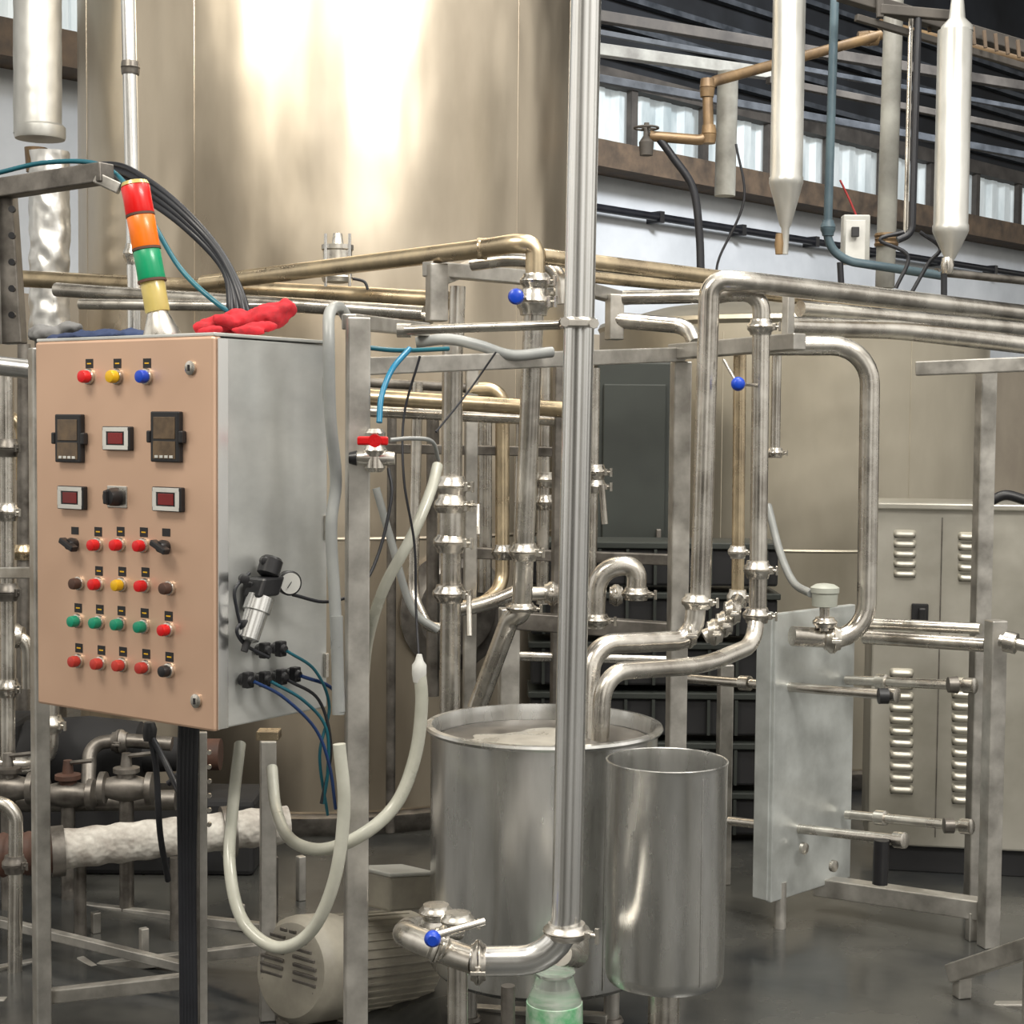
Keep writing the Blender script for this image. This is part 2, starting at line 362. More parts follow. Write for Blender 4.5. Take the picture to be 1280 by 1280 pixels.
for u,v in((322,700),(296,722),(298,778)): lathe('push_fitting',[(0,.008),(.012,.011),(.03,.011),(.032,.007)],sp(u,v,.015),sd*-.6+sn,BLACK,16)
G('pneumatic_tubing')
for u,v in((323,812),(343,810),(302,849),(323,848),(344,845),(361,842)):
    lathe('bulkhead_fitting',[(0,.014),(.012,.014),(.014,.01),(.026,.01),(.03,.012),(.036,.008)],sp(u,v,0),sn,BLACK,14); obox('elbow',sp(u,v,.02),sd*.011,sn*.01,Z*.018,BLACK)
def sh(name,l,rp,m): 
    pts=[sp(a,b,c) for a,b,c in l]; sweep(name,catmull(pts),rp,m,8)
sh('tube_1',[(302,850,.04),(330,868,.06),(358,905,.09),(372,950,.1),(388,1005,.08)],.004,BLUET)
sh('tube_2',[(323,850,.04),(352,872,.07),(372,905,.09),(378,960,.08),(380,1000,.06)],.004,TEAL)
sh('tube_3',[(344,848,.04),(375,872,.06),(382,930,.08),(378,1000,.06)],.004,RUBBER)
sh('tube_4',[(361,843,.04),(392,858,.06),(410,900,.08),(408,960,.08),(392,1005,.08)],.0045,BLUET)
sh('tube_5',[(343,812,.04),(370,835,.06),(388,880,.06),(376,940,.06),(390,1015,.05)],.0038,TEAL)
sh('tube_6',[(290,785,.03),(284,760,.03),(282,735,.03),(300,715,.03)],.004,RUBBER)
sh('tube_7',[(320,820,.04),(295,805,.03),(284,788,.03),(290,775,.03)],.004,RUBBER)
sh('tube_8',[(350,742,.04),(385,750,.06),(425,735,.06),(450,690,.06),(466,620,.06),(470,585,.04)],.0042,RUBBER)
G('cabinet_support_stand')
post('side_post',50,435,1285,3.42,27,yaw=35,zb=0)
post('front_post',446,397,1285,3.0,34,yaw=12,zb=0)
post('inner_post',237,912,1285,3.25,30,yaw=12,zb=0,m=DULL)
post('rear_post',335,925,1160,3.5,24,yaw=12,zb=0)
post('inner_post_slim',254,915,1285,3.35,12,FRAMEM,yaw=12,zb=0)
beam('top_rail',(436,402,3.02),(530,412,3.6),18)
beam('lower_rail',(62,1245,3.45),(240,1225,3.35),18); beam('lower_rail_back',(75,1215,3.9),(420,1175,3.7),14)
beam('mid_rail',(0,716,3.6),(50,716,3.42),14)
obox('cabinet_foot',P(336,918,3.35),X*.03,Y*.03,Z*.012,BRASSY)
for i in range(6): lathe('bracket_bolt',[(0,.006),(.01,.006)],P(262,940+i*18,3.2),-Y,STEEL,8)

G('signal_tower_light')
b=P(203,423,3.15); t=P(166,228,3.15); t=t+Vector((0,.02,0)); ax=(t-b).normalized(); L=(t-b).length; r=R(17.5,3.15)
lathe('mount_cone',[(0,r*1.35),(.01,r*1.35),(L*.15,r*.8),(L*.17,r*.75)],b,ax,STEEL)
def seg(name,a,bb,m,k=1):
    lathe(name,[(L*a,r*k*.96),(L*a+.003,r*k),(L*(a+bb)/2,r*k*.98),(L*bb-.003,r*k),(L*bb,r*k*.94)],b,ax,m)
seg('lower_tube',.17,.37,AMBL,.88); seg('green_lens',.375,.57,GREL,.98); seg('orange_lens',.58,.79,ORAP); seg('red_lens',.80,.985,REDL,1.02)
lathe('top_cap',[(L*.985,r*1.02),(L*1.01,r*.9),(L*1.02,r*.5)],b,ax,AMBL)
for q in(.37,.575,.795): lathe('separator_ring',[(L*q-.003,r*1.03),(L*q+.003,r*1.03)],b,ax,RUSTY)
G('red_work_gloves')
def blobs(name,lst,m,vox=.005,disp=.02):
    vs=[];fs=[]
    for (c,ex,ey,ez) in lst:
        n0=len(vs); A_,B_=10,14
        for i in range(A_+1):
            th=math.pi*i/A_
            for k in range(B_):
                ph=2*math.pi*k/B_; vs.append(c+ex*math.sin(th)*math.cos(ph)+ey*math.sin(th)*math.sin(ph)+ez*math.cos(th))
        for i in range(A_):
            for k in range(B_):
                x=n0+i*B_+k;y=n0+i*B_+(k+1)%B_; fs.append((x,y,y+B_,x+B_))
    o=mk(name,vs,fs,m); rm=o.modifiers.new('r','REMESH'); rm.mode='VOXEL'; rm.voxel_size=vox; rm.use_smooth_shade=True
    tx=bpy.data.textures.new(name,'CLOUDS'); tx.noise_scale=.03; dm=o.modifiers.new('d','DISPLACE'); dm.texture=tx; dm.strength=disp; dm.texture_coords='GLOBAL'
    s_=o.modifiers.new('s','SMOOTH'); s_.iterations=1; return o
def E(u,v,a,bx,c,ang=0,d=3.12):
    an=math.radians(ang); e1=Vector((math.cos(an),0,math.sin(an))); e3=Vector((-math.sin(an),0,math.cos(an)))
    return (P(u,v,d),e1*R(a,d),Y*R(bx,d),e3*R(c,d))
blobs('glove_1',[E(332,398,34,30,17,18),E(352,388,18,20,12,20),E(300,402,24,26,14,0),E(284,402,18,8,8,-12,3.08),E(320,410,28,9,8,5,3.06),E(310,413,22,9,6,-3,3.04)],CLOTH)
blobs('glove_2',[E(272,407,27,24,12,12),E(255,409,14,8,8,0,3.08),E(262,414,16,7,6,8,3.05),E(298,409,22,20,12,-8,3.14)],CLOTH)
G('blue_work_gloves')
blobs('fabric',[E(120,421,50,26,8,2,3.35),E(165,419,24,18,7,0,3.32),E(80,424,22,20,7,0,3.4)],mat('navy_cloth',(.03,.05,.12),(.015,.025,.07),.8))
G('grey_rag')
blobs('fabric',[E(60,418,26,20,12,0,3.5),E(85,412,18,16,8,10,3.5)],mat('grey_cloth',(.22,.22,.22),(.10,.10,.10),.8))
G('power_cables')
for off,rr in((0,5),(9,4.5),(18,5),(-7,3.5)):
    hose('cable',[(60,218+off*.2,4.0),(138,212+off,3.8),(185,232+off,3.6),(235,272+off*.8,3.5),(280,325+off*.6,3.45),(303-off*.8,385,3.4),(305-off,440,3.4)],rr,RUBBER)
G('air_supply_tube')
hose('tube',[(-10,218,3.9),(60,203,3.8),(130,208,3.7),(178,258,3.5),(225,335,3.45),(275,382,3.4),(300,395,3.4)],3.2,TEAL)
G('cable_support_bracket')
beam('arm',(-10,238,3.8),(134,216,3.6),24,DULL); beam('strut',(5,235,3.8),(18,430,3.8),26,DULL); beam('flange',(-10,240,3.75),(-5,430,3.75),12,FRAMEM); beam('tip',(120,222,3.6),(150,236,3.6),14,FRAMEM)
for i in range(5): lathe('bolt_hole',[(0,.01),(.012,.01)],P(16,262+i*33,3.7),-Y,BLACK,10)

# ================= OVERHEAD PIPES =================
def run(name,pp,rp,m=STEEL,f=26,cl=()):
    G(name); tube('pipe',pp,rp,m,f)
    for c in cl: clampat(*c)
run('overhead_pipe',[(20,348,4.9),(420,368,4.55),(560,376,4.4)],11,BRASSY)
run('overhead_pipe',[(70,362,4.6),(530,392,4.2)],9,STEEL)
run('overhead_pipe',[(255,354,4.6),(600,311,3.85),(645,304,3.75),(669,306,3.75),(669,350,3.75)],11.5,BRASSY,30,cl=((603,311,3.84,11,X,4,BRASSY,False,1.2),))
run('overhead_pipe',[(590,330,4.0),(650,322,3.95),(700,335,3.9),(702,380,3.9)],9,STEEL,34)
run('overhead_pipe',[(676,320,3.8),(1290,395,4.9)],9,BRASSY)
run('overhead_pipe',[(676,340,4.4),(900,362,4.8),(1290,408,5.5)],7,BRASSY)
run('overhead_pipe',[(875,760,3.62),(887,350,3.62),(930,352,3.62),(1295,394,4.3)],12.5,STEEL,44,cl=((871,752,3.62,12.5,Z,6),))
run('overhead_pipe',[(947,768,3.68),(952,366,3.68),(905,366,3.7),(890,372,3.75)],11,STEEL,36,cl=((951,409,3.68,11,Z,6),(947,712,3.68,11.5,Z,7),(946,769,3.68,11.5,Z,6)))
run('overhead_pipe',[(780,372,4.3),(885,370,4.2)],9,STEEL)
run('overhead_pipe',[(985,408,4.4),(1120,412,4.6),(1290,432,4.8)],12,STEEL)
run('overhead_pipe',[(1000,386,4.7),(1290,412,5.2)],10,STEEL)
run('overhead_pipe',[(770,400,4.5),(860,408,4.45),(870,430,4.4)],10,STEEL)
run('overhead_pipe',[(100,380,4.5),(420,384,4.3),(540,398,4.2)],7,STEEL)
run('return_pipe',[(960,432,4.15),(1088,432,4.15),(1083,800,4.15),(990,795,4.1)],12.5,STEEL,48,cl=((1040,798,4.12,12.5,X,6),))
run('drop_pipe',[(925,430,4.0),(922,745,4.0)],8,BRASSY,cl=((922,748,4.0,9,Z,7),(922,690,4.0,8,Z,5)))
run('drop_pipe',[(971,440,4.3),(969,565,4.3)],6,STEEL,cl=((969,566,4.3,7,Z,4),))
G('pipe_saddle'); post('stub',985,370,432,3.9,16)
run('riser_pipe',[(566,430,3.8),(562,905,3.85)],13,STEEL,cl=((565,608,3.8,13.5,Z,8),(564,632,3.8,14,Z,9),(563,678,3.8,14,Z,8),(562,742,3.8,14,Z,7)))
lathe('valve_body',[(-.05,.033),(-.04,.042),(.04,.042),(.05,.033)],P(564,652,3.8),Z,STEEL)
sweep('valve_stem',[P(575,630,3.8),P(598,632,3.72),P(598,668,3.7)],.006,STEEL,8); sweep('valve_handle',[P(586,745,3.75),P(587,795,3.72)],.008,STEEL,8)
run('riser_pipe',[(572,358,4.1),(570,430,4.1)],10,STEEL)
run('riser_pipe',[(669,345,3.75),(655,692,3.8),(652,768,3.82),(638,772,3.84),(596,885,3.9)],12.5,STEEL,18,cl=((669,352,3.75,12.5,Z,6),(667,378,3.75,14,Z,10),(655,690,3.8,12.5,Z,7),(652,760,3.82,12.5,Z,4)))
lathe('blue_knob',[(0,R(9,3.7)),(.01,R(10,3.7)),(.02,R(8,3.7)),(.024,.01)],P(645,371,3.66),-Y,BLUP)
sweep('knob_stem',[P(640,371,3.68),P(668,371,3.75)],.009,STEEL,8)
run('drop_pipe',[(700,375,4.0),(697,365,4.0),(680,366,3.9)],6,STEEL)
run('fill_pipe',[(871,745,3.62),(866,800,3.62),(738,806,3.5),(736,925,3.45)],13,STEEL,34,cl=((862,792,3.62,12,X,5),))
run('fill_pipe',[(946,765,3.68),(942,806,3.65),(880,832,3.5),(754,840,3.32),(750,925,3.32)],11,STEEL,36)
G('pipe_cluster_valve')
for u,v in((893,790),(915,765),(905,780)): clampat(u,v,3.75,11,X,6,STEEL,True)
sweep('cluster_pipe',catmull([P(880,796,3.75),P(905,782,3.76),P(922,750,3.9)]),R(9,3.8),STEEL,14)
lathe('blue_knob',[(0,R(8,3.5)),(.01,R(9,3.5)),(.02,R(7,3.5)),(.024,.01)],P(922,480,3.55),-Y,BLUP); sweep('knob_stem',[P(905,450,3.6),P(922,480,3.57),P(950,482,3.68)],.005,STEEL,8)
G('polished_riser_pipe')
tube('pipe',[(733,-30,2.6),(707,1200,2.6),(590,1202,2.62)],19,BRIGHT,62,32)
clampat(708,1163,2.6,20,Z,6,STEEL,True,1.45); clampat(598,1203,2.62,19,X,6,STEEL,True,1.45); clampat(722,404,2.6,18.5,Z,4,STEEL,False,1.15)
sweep('stay_bar',[P(500,413,2.75),P(700,406,2.62)],R(6,2.6),STEEL,12)
obox('stay_bracket',P(725,404,2.56),X*.035,Y*.012,Z*.008,STEEL); lathe('stay_bolt',[(0,.01),(.02,.01)],P(742,405,2.55),-Y,STEEL,8); lathe('stay_bolt',[(0,.01),(.02,.01)],P(706,403,2.55),-Y,STEEL,8)
lathe('stay_end',[(-.015,R(9,2.7)),(.015,R(9,2.7))],P(505,413,2.75),X,STEEL)
G('manifold_valve')
tube('pipe',[(595,1202,2.62),(565,1192,2.65),(505,1168,2.75),(512,1160,2.95),(575,1160,3.0)],16,STEEL,26)
clampat(548,1180,2.66,16,(X*1+Z*-.35),6,STEEL); clampat(572,1150,2.8,14,Z,6,STEEL); clampat(545,1140,2.85,14,Z,6,STEEL)
lathe('blue_knob',[(0,R(10,2.5)),(.01,R(11,2.5)),(.018,R(9,2.5)),(.022,.01)],P(541,1172,2.55),-Y,BLUP)
sweep('lever',[P(541,1170,2.56),P(605,1152,2.6)],.008,STEEL,10)
tube('drain_leg',[(572,1205,2.68),(572,1400,2.68)],13,STEEL); tube('drain_leg_slim',[(635,1232,3.0),(635,1290,3.0)],9,DULL)
lathe('drain_foot',[(0,.045),(.01,.045)],Vector((P(572,1400,2.68).x,P(572,1400,2.68).y,0)),Z,DULL)
tube('pipe_to_pump',[(700,1192,2.75),(722,1196,2.9),(722,1170,3.0)],15,STEEL,20)

# ================= BUCKETS =================
def bucket(name,u,vt,vb,d,rpx,lip,leg):
    G(name); c=P(u,vt,d); zt_=c.z; zb_=P(u,vb,d).z; c.z=0; r=R(rpx,d)
    pr=[(zb_,.02),(zb_,r*.95),(zb_+.012,r*.985),(zb_+.03,r*.99),(zt_-.01,r)]
    if lip: pr+=[(zt_-.012,r*1.035),(zt_-.004,r*1.05),(zt_+.003,r*1.04),(zt_+.004,r*.99)]
    else: pr+=[(zt_,r*1.015),(zt_+.002,r*1.0),(zt_,r*.985)]
    pr+=[(zt_-.02,r*.975),(zb_+.05,r*.965),(zb_+.03,.02)]
    lathe('shell',pr,c,Z,BUCKM,72,30)
    sa=math.radians(-60); q=c+Vector((math.cos(sa),math.sin(sa),0))*r*.998; sweep('weld_seam',[q+Z*(zb_+.02),q+Z*(zt_-.02)],.002,BUCKM,6)
    if leg=='legs':
        for a in (30,150,270):
            aa=math.radians(a); p=c+Vector((math.cos(aa),math.sin(aa),0))*r*.75; sweep('leg',[p,p+Z*(zb_+.01)],.022,FRAMEM,12); lathe('foot_pad',[(0,.035),(.01,.03)],p,Z,DULL)
    else:
        sweep('outlet_stub',[c,c+Z*(zb_+.01)],R(20,d),STEEL,20); lathe('foot_flange',[(0,R(28,d)),(.015,R(28,d))],c,Z,DULL)
    return c,r,zb_,zt_
bc,br,bzb,bzt=bucket('stainless_mixing_vessel',680,906,1205,3.42,143,True,'legs')
lathe('inner_liquid',[(bzt-.04,.01),(bzt-.04,br*.96),(bzt-.039,br*.96),(bzt-.039,.01)],bc,Z,DULL)
vs=[];fs=[];n=40
for (ox,oy,rx,ry,sd_) in ((-.07,-.02,.13,.11,3),(.03,.08,.10,.07,9)):
    b0=len(vs); vs.append(Vector((bc.x+ox,bc.y+oy,bzt-.028)))
    for k in range(n):
        a=2*math.pi*k/n; w_=1+.35*noise.noise(Vector((math.cos(a)*1.5,math.sin(a)*1.5,sd_)))
        vs.append(Vector((bc.x+ox+rx*w_*math.cos(a),bc.y+oy+ry*w_*math.sin(a),bzt-.0375)))
    for k in range(n): fs.append((b0,b0+1+k,b0+1+(k+1)%n))
mk('froth',vs,fs,FOAM)
bucket('stainless_bucket',834,950,1222,3.05,76,False,'stub')

# ================= GANTRY =================
G('pipe_support_gantry')
beam('front_beam',(455,458,3.35),(850,443,4.15),20); beam('side_beam',(842,440,4.15),(1000,427,3.75),20)
post('centre_post',848,452,930,4.15,26,yaw=10,zb=0)
post('rear_post',905,830,1100,4.6,20,yaw=10,zb=0)
post('bracket_post',546,330,402,3.95,30,yaw=20); beam('bracket_beam',(534,336,3.95),(690,350,4.3),18); beam('bracket_beam_2',(690,350,4.3),(780,374,4.6),16)
post('bracket_drop',768,368,425,4.5,24,yaw=20)
beam('diag',(545,350,3.95),(600,330,4.2),16)
beam('low_beam',(640,775,4.3),(850,790,4.3),22,DULL); beam('low_beam_2',(640,745,4.4),(700,742,4.5),10,DULL)
post('small_post',636,760,900,4.3,28,FRAMEM,yaw=10,zb=0)
post('dark_post',700,445,900,4.5,22,DULL,yaw=10,zb=0); post('dark_post_2',588,450,900,4.7,18,FRAMEM,yaw=10,zb=0)
beam('cross_dark',(460,560,4.75),(745,566,4.7),12,DULL); beam('cross_dark_2',(560,690,4.75),(850,700,4.7),14,DULL)
G('pneumatic_actuator')
lathe('body',[(-.08,.02),(-.075,.05),(-.06,.055),(-.055,.05),(.03,.05),(.035,.055),(.05,.055),(.055,.02),(.09,.015)],P(422,325,4.4),Z,STEEL,24)
for s_ in(-1,1):
    sweep('tie_rod',[P(422+s_*15,292,4.33),P(422+s_*15,358,4.33)],.005,BRIGHT,8)
sweep('air_line',catmull([P(440,348,4.4),P(455,352,4.4),P(460,362,4.4)]),.005,RUBBER,8)

run('process_pipe',[(455,496,4.5),(705,512,4.4)],10,BRASSY); run('process_pipe',[(455,514,4.6),(705,526,4.5)],7,STEEL)
run('process_pipe',[(455,478,4.7),(600,486,4.7)],6,DULL)
run('process_pipe',[(585,488,4.7),(628,485,4.7),(628,735,4.7),(600,758,4.6),(560,760,4.6)],9,BRASSY,22,cl=((628,690,4.7,9,Z,6),))
run('process_pipe',[(522,478,4.6),(516,745,4.6),(535,785,4.5),(560,785,4.5)],7,STEEL,20)
run('process_pipe',[(680,455,4.8),(678,755,4.8)],8,STEEL,cl=((680,600,4.8,9,Z,6),(680,628,4.8,9,Z,6)))
run('process_pipe',[(742,460,4.7),(738,735,4.7)],8,STEEL,cl=((742,590,4.7,11,Z,6),(742,608,4.7,11,Z,5)))
run('process_pipe',[(752,606,4.6),(756,655,4.6)],4,STEEL)
run('process_pipe',[(606,520,4.9),(606,740,4.9)],9,STEEL); run('process_pipe',[(712,560,4.9),(712,740,4.9)],8,STEEL)
run('process_pipe',[(541,520,4.9),(541,870,4.9)],8,DULL);run('process_pipe',[(650,520,4.85),(645,750,4.85)],5,STEEL)
run('u_bend_pipe',[(744,785,4.1),(746,712,4.1),(797,704,4.1),(795,745,4.1)],12.5,STEEL,30,cl=((795,742,4.1,12,Z,5),(745,775,4.1,12,Z,5),(770,744,4.2,9,X,5)))
run('process_pipe',[(640,742,4.3),(745,742,4.3)],9,STEEL,cl=((690,742,4.3,10,X,6),(720,742,4.3,10,X,6)))
run('process_pipe',[(490,505,4.8),(488,1040,4.8)],6,DULL)
run('process_pipe',[(560,765,4.4),(610,755,4.4),(650,738,4.4)],9,STEEL,20)
run('process_pipe',[(640,820,4.5),(860,826,4.5)],6,STEEL)
G('red_handle_ball_valve')
c=P(469,563,2.95); lathe('body',[(-.05,.016),(-.04,.024),(-.014,.02),(0,.028),(.014,.02),(.04,.024),(.05,.016)],c,Z,STEEL,20)
lathe('side_port',[(-.045,.014),(-.02,.018),(.02,.018),(.045,.014)],c-Z*.018,X,STEEL,16); lathe('port_cap',[(-.06,.013),(-.042,.018)],c-Z*.018,X,BLACK,12)
obox('red_lever',P(466,551,2.9),X*.035,Y*.009,Z*.01,REDP,.004); lathe('lever_boss',[(0,.015),(.012,.015)],P(469,551,2.88),-Y,REDP,14)
sweep('cyan_hose',catmull([P(474,528,2.95),P(477,495,2.97),P(490,462,3.0),P(512,436,3.05)]),.007,CYAN,10)
sweep('branch_pipe',catmull([P(488,550,2.95),P(515,548,2.97),P(540,552,3.0),P(548,575,3.05)]),.005,GHOSE,8)
hose('teal_line',[(455,434,3.0),(500,438,3.05),(560,436,3.2)],3,TEAL)
hose('signal_wire',[(525,445,3.1),(505,520,3.1),(505,600,3.05),(518,680,3.05),(520,760,3.05),(524,830,3.0)],1.6,RUBBER,6)
hose('thin_wire',[(620,440,3.2),(585,490,3.2),(545,540,3.1)],1.4,RUBBER,6)
G('milky_hose'); hose('hose',[(547,582,3.2),(538,615,3.15),(515,670,3.1),(480,735,3.1),(460,800,3.15),(454,860,3.3)],7,CHOSE)
G('milky_hose'); hose('hose',[(524,835,2.95),(527,880,2.95),(519,945,2.95),(495,1005,2.93),(450,1045,2.9),(400,1062,2.95),(362,1048,3.1),(345,1010,3.3),(340,960,3.4)],8,CHOSE)
lathe('hose_tail',[(-.02,.014),(.0,.017),(.02,.017),(.03,.01),(.045,.006)],P(524,842,2.95),Z,LABEL,14)
G('milky_hose'); hose('hose',[(424,930,2.85),(430,1010,2.85),(418,1100,2.85),(388,1165,2.87),(345,1184,2.9),(303,1150,2.95),(287,1080,3.0),(292,1000,3.1),(300,930,3.2)],8,CHOSE)
G('grey_hose'); hose('hose',[(435,400,3.1),(424,384,3.05),(412,392,2.97),(411,430,2.93),(413,520,2.93),(420,600,2.95),(414,660,2.93),(419,760,2.92),(424,890,2.9)],7.5,GHOSE)
sweep('sleeve',[P(421,770,2.91),P(423,893,2.9)],R(7.8,2.9),GHOSE,12)
G('grey_hose'); hose('hose',[(470,610,4.0),(490,680,4.0),(515,760,4.0),(548,788,4.0)],5,GHOSE)
G('grey_hose'); hose('hose',[(520,428,3.6),(560,424,3.6),(600,432,3.62),(640,444,3.65),(690,440,3.7)],7,GHOSE)
G('power_cables')
for i in range(5): hose('cable',[(226+i*5,905,3.18),(224+i*5,980,3.16),(226+i*4,1100,3.17),(228+i*4,1290,3.17)],3.6,RUBBER,8)
hose('cable',[(185,905,3.4),(195,960,3.4),(200,1040,3.4),(210,1100,3.5)],4,RUBBER); hose('cable',[(183,910,3.4),(205,950,3.38),(228,1000,3.3)],4,RUBBER); hose('cable',[(210,980,3.5),(240,960,3.5),(255,1010,3.5)],4,RUBBER)
lathe('cable_gland',[(-.03,.016),(0,.02),(.02,.014)],P(187,912,3.4),Z,BLACK)

# ================= RIGHT SIDE =================
machine=G('louvred_machine_cabinet')
d=4.75; a=P(1093,632,d); q=P(1430,632,d); zt_=a.z
w2=(q.x-a.x)/2; cx=(q.x+a.x)/2
zbm=.1
box('body',(cx,a.y+.2,(zt_+zbm)/2),(w2*2,.4,zt_-zbm),MACHM,.008)
box('lid_rim',(cx,a.y+.2,zt_),(w2*2+.03,.44,.025),MACHM,.006)
box('plinth',(cx,a.y+.2,zbm/2),(w2*2-.1,.36,zbm),DARK,.004)
box('door_seam',(P(1172,800,d).x,a.y-.0005,(zt_+zbm)/2),(.004,.004,zt_-zbm-.08),DULL,0)
def louvers(u,v0,v1,n,wpx):
    for i in range(n):
        v=v0+(v1-v0)*(i+.5)/n; c=P(u,v,d); hh=R((v1-v0)/n,d)*.36; ww=R(wpx,d)/2
        vs=[];fs=[];S=10
        for j in range(13):
            t=-1+2*j/12; sc=math.sqrt(max(0,1-t**6))
            for k in range(S+1):
                an=math.pi*k/S; vs.append(Vector((c.x+t*ww,a.y+.001-math.sin(an)*.022*sc,c.z+math.cos(an)*hh*(.6+.4*sc)-(math.sin(an)*.006*sc))))
        for j in range(12):
            for k in range(S): x=j*(S+1)+k; fs.append((x,x+1,x+S+2,x+S+1))
        mk('louvre',vs,fs,MACHM)
        box('louvre_gap',(c.x,a.y-.002,c.z-hh*1.05),(ww*1.8,.004,hh*.3),DARK,0)
louvers(1130,660,722,5,28); louvers(1207,662,726,5,26); louvers(1126,832,992,11,30); louvers(1200,842,1002,11,28)
obox('handle_plate',P(1148,765,d)-Y*.01,X*.03,Y*.01,Z*.035,DARK,.004); obox('handle',P(1150,768,d)-Y*.03,X*.012,Y*.014,Z*.03,BLACK,.004)
sweep('top_cable',catmull([P(1243,626,4.6),P(1262,618,4.6),P(1285,624,4.6)]),.018,BLACK,8)
Mr=Matrix.Translation(Vector((a.x,a.y,0)))@Matrix.Rotation(math.radians(-9),4,'Z')@Matrix.Translation(Vector((-a.x,-a.y,0)))
for o in bpy.data.objects:
    if o.parent is machine: o.data.transform(Mr)
G('support_plate')
pa=P(966,765,4.15); pb=P(1066,757,4.4); z0=P(966,1126,4.15).z; h=(pa.z-z0)
dirp=Vector((pb.x-pa.x,pb.y-pa.y,0)); np_=Vector((dirp.y,-dirp.x,0)).normalized()
obox('plate',(pa+pb)/2-Z*h/2,dirp/2,np_*.012,Z*h/2,PLATEM,.004)
obox('plate_fold',pa-Z*h/2-np_*.03,dirp.normalized()*.006,np_*.03,Z*h/2,PLATEM,.003)
for x_,y_ in((1003,1060),(1040,1082)): lathe('plate_bolt',[(0,.02),(.012,.02),(.014,.01)],P(x_,y_,4.2),np_,STEEL,12)
sweep('plate_leg',[Vector((pa.x+.05,pa.y+.05,0)),Vector((pa.x+.05,pa.y+.05,z0+.05))],.02,FRAMEM,10)
G('pipe_stand')
post('front_post',1229,463,808,4.35,23,yaw=8,zb=.0); post('main_post',1240,775,1190,4.05,26,yaw=15,zb=0); post('thin_post',1214,1140,1195,4.1,14,yaw=15,zb=0)
beam('top_beam',(1145,461,4.3),(1290,455,4.2),18)
beam('low_beam',(1020,1106,4.35),(1226,1136,4.1),24)
def rod(a,b,r,m=STEEL,caps=True):
    sweep('rod',[P(*a),P(*b)],R(r,a[2]),m,12)
    if caps:
        ax=(P(*b)-P(*a)).normalized()
        for t in(.3,1): 
            o=P(*a).lerp(P(*b),t); lathe('rod_collar',[(-.02,R(r,4)*1.4),(-.018,R(r,4)*1.7),(.018,R(r,4)*1.7),(.02,R(r,4)*1.4)],o,ax,STEEL,14)
rod((1066,778,4.35),(1226,786,4.15),7,caps=False); rod((1080,796,4.3),(1232,806,4.1),9,caps=False); rod((1250,800,4.0),(1295,810,3.95),8)
rod((860,848,4.4),(1115,869,4.0),6); rod((1058,850,4.35),(1212,857,4.1),6); rod((912,1026,4.4),(1125,1050,4.0),6); rod((1058,1018,4.35),(1208,1033,4.1),6)
lathe('black_knob',[(0,.025),(.03,.025)],P(1098,870,3.98),X,BLACK,14)
lathe('grey_knob',[(0,.025),(.03,.028)],P(1185,856,4.08),X,DULL,14); lathe('dark_knob',[(0,.025),(.03,.025)],P(1180,1032,4.08),X,DULL,14)
sweep('drip_leg',[P(1102,1050,4.0),P(1100,1105,4.0)],.025,BLACK,10)
G('floor_stand_bracket')
beam('top',(1192,1216,3.7),(1300,1180,3.45),24); post('leg',1202,1210,1290,3.68,22,yaw=15,zb=0); post('leg_2',1290,1190,1290,3.45,22,yaw=15,zb=0); beam('cross',(1200,1262,3.68),(1300,1262,3.6),18)
G('level_sensor')
c=P(1031,742,4.1); lathe('head',[(-.045,.02),(-.04,.04),(.0,.042),(.004,.046),(.02,.046),(.03,.03),(.033,.01)],c,Z,mat('sensor_grey',(.5,.52,.46),None,.4),24)
lathe('neck',[(-.12,.016),(-.045,.016)],c,Z,STEEL,14); clampat(1031,778,4.1,10,Z,4,STEEL,False)
G('grey_hose'); hose('hose',[(960,632,4.4),(975,690,4.3),(992,728,4.2),(1014,742,4.1)],5,GHOSE)
G('black_crate_stack')
for i in range(6):
    z0=.02+i*.2; c=P(815,900,5.1)
    box('crate_%d'%i,(c.x,c.y+.1,z0+.085),(.98,.28,.15),DARK,.01); box('rim_%d'%i,(c.x,c.y+.1,z0+.17),(1.0,.31,.025),DGREEN,.004)
    for k in range(9): box('rib',(c.x-.44+k*.11,c.y-.05,z0+.085),(.012,.02,.14),DGREEN,0)

# ================= HANGING TOP RIGHT =================
def hang(name,u,v0,v1,v2,v3,d,r,m):
    G(name); c=P(u,(v0+v1)/2,d); z=[P(u,v,d).z for v in(v0,v1,v2,v3)]; rr=R(r,d); c.z=0
    lathe('body',[(z[3],R(4,d)),(z[2]-.01,R(5,d)),(z[2],R(7,d)),(z[1],rr),(z[1]+.01,rr*1.05),(z[1]+.03,rr*1.05),(z[1]+.035,rr),(z[0],rr)],c,Z,m,32)
    return c,z
hang('conical_air_receiver',985,-40,232,282,318,5.0,20,ALU); lathe('tip_valve',[(-.04,.014),(.0,.018),(.04,.014)],P(974,305,5.0),Z,BROWNP,12)
hang('conical_air_receiver',1191,38,292,322,342,4.9,21,ALU); lathe('tip_valve',[(-.03,.02),(.0,.026),(.03,.02)],P(1184,332,4.9),Z,STEEL,12)
lathe('top_dome',[(0,R(20,4.9)),(.02,R(19,4.9)),(.05,R(10,4.9)),(.2,R(5,4.9)),(.3,R(5,4.9))],P(1196,40,4.9),Z,ALU)
run('teal_service_pipe',[(1044,-20,5.2),(1034,305,5.2),(1055,326,5.2),(1180,345,5.2)],5.5,PTEAL,20,cl=((1035,285,5.2,6,Z,6,PTEAL,False),))
run('grey_service_pipe',[(1118,-20,5.4),(1106,360,5.4)],12,PGREY,cl=((1108,300,5.4,12,Z,5,BROWNP,False,1.15),))
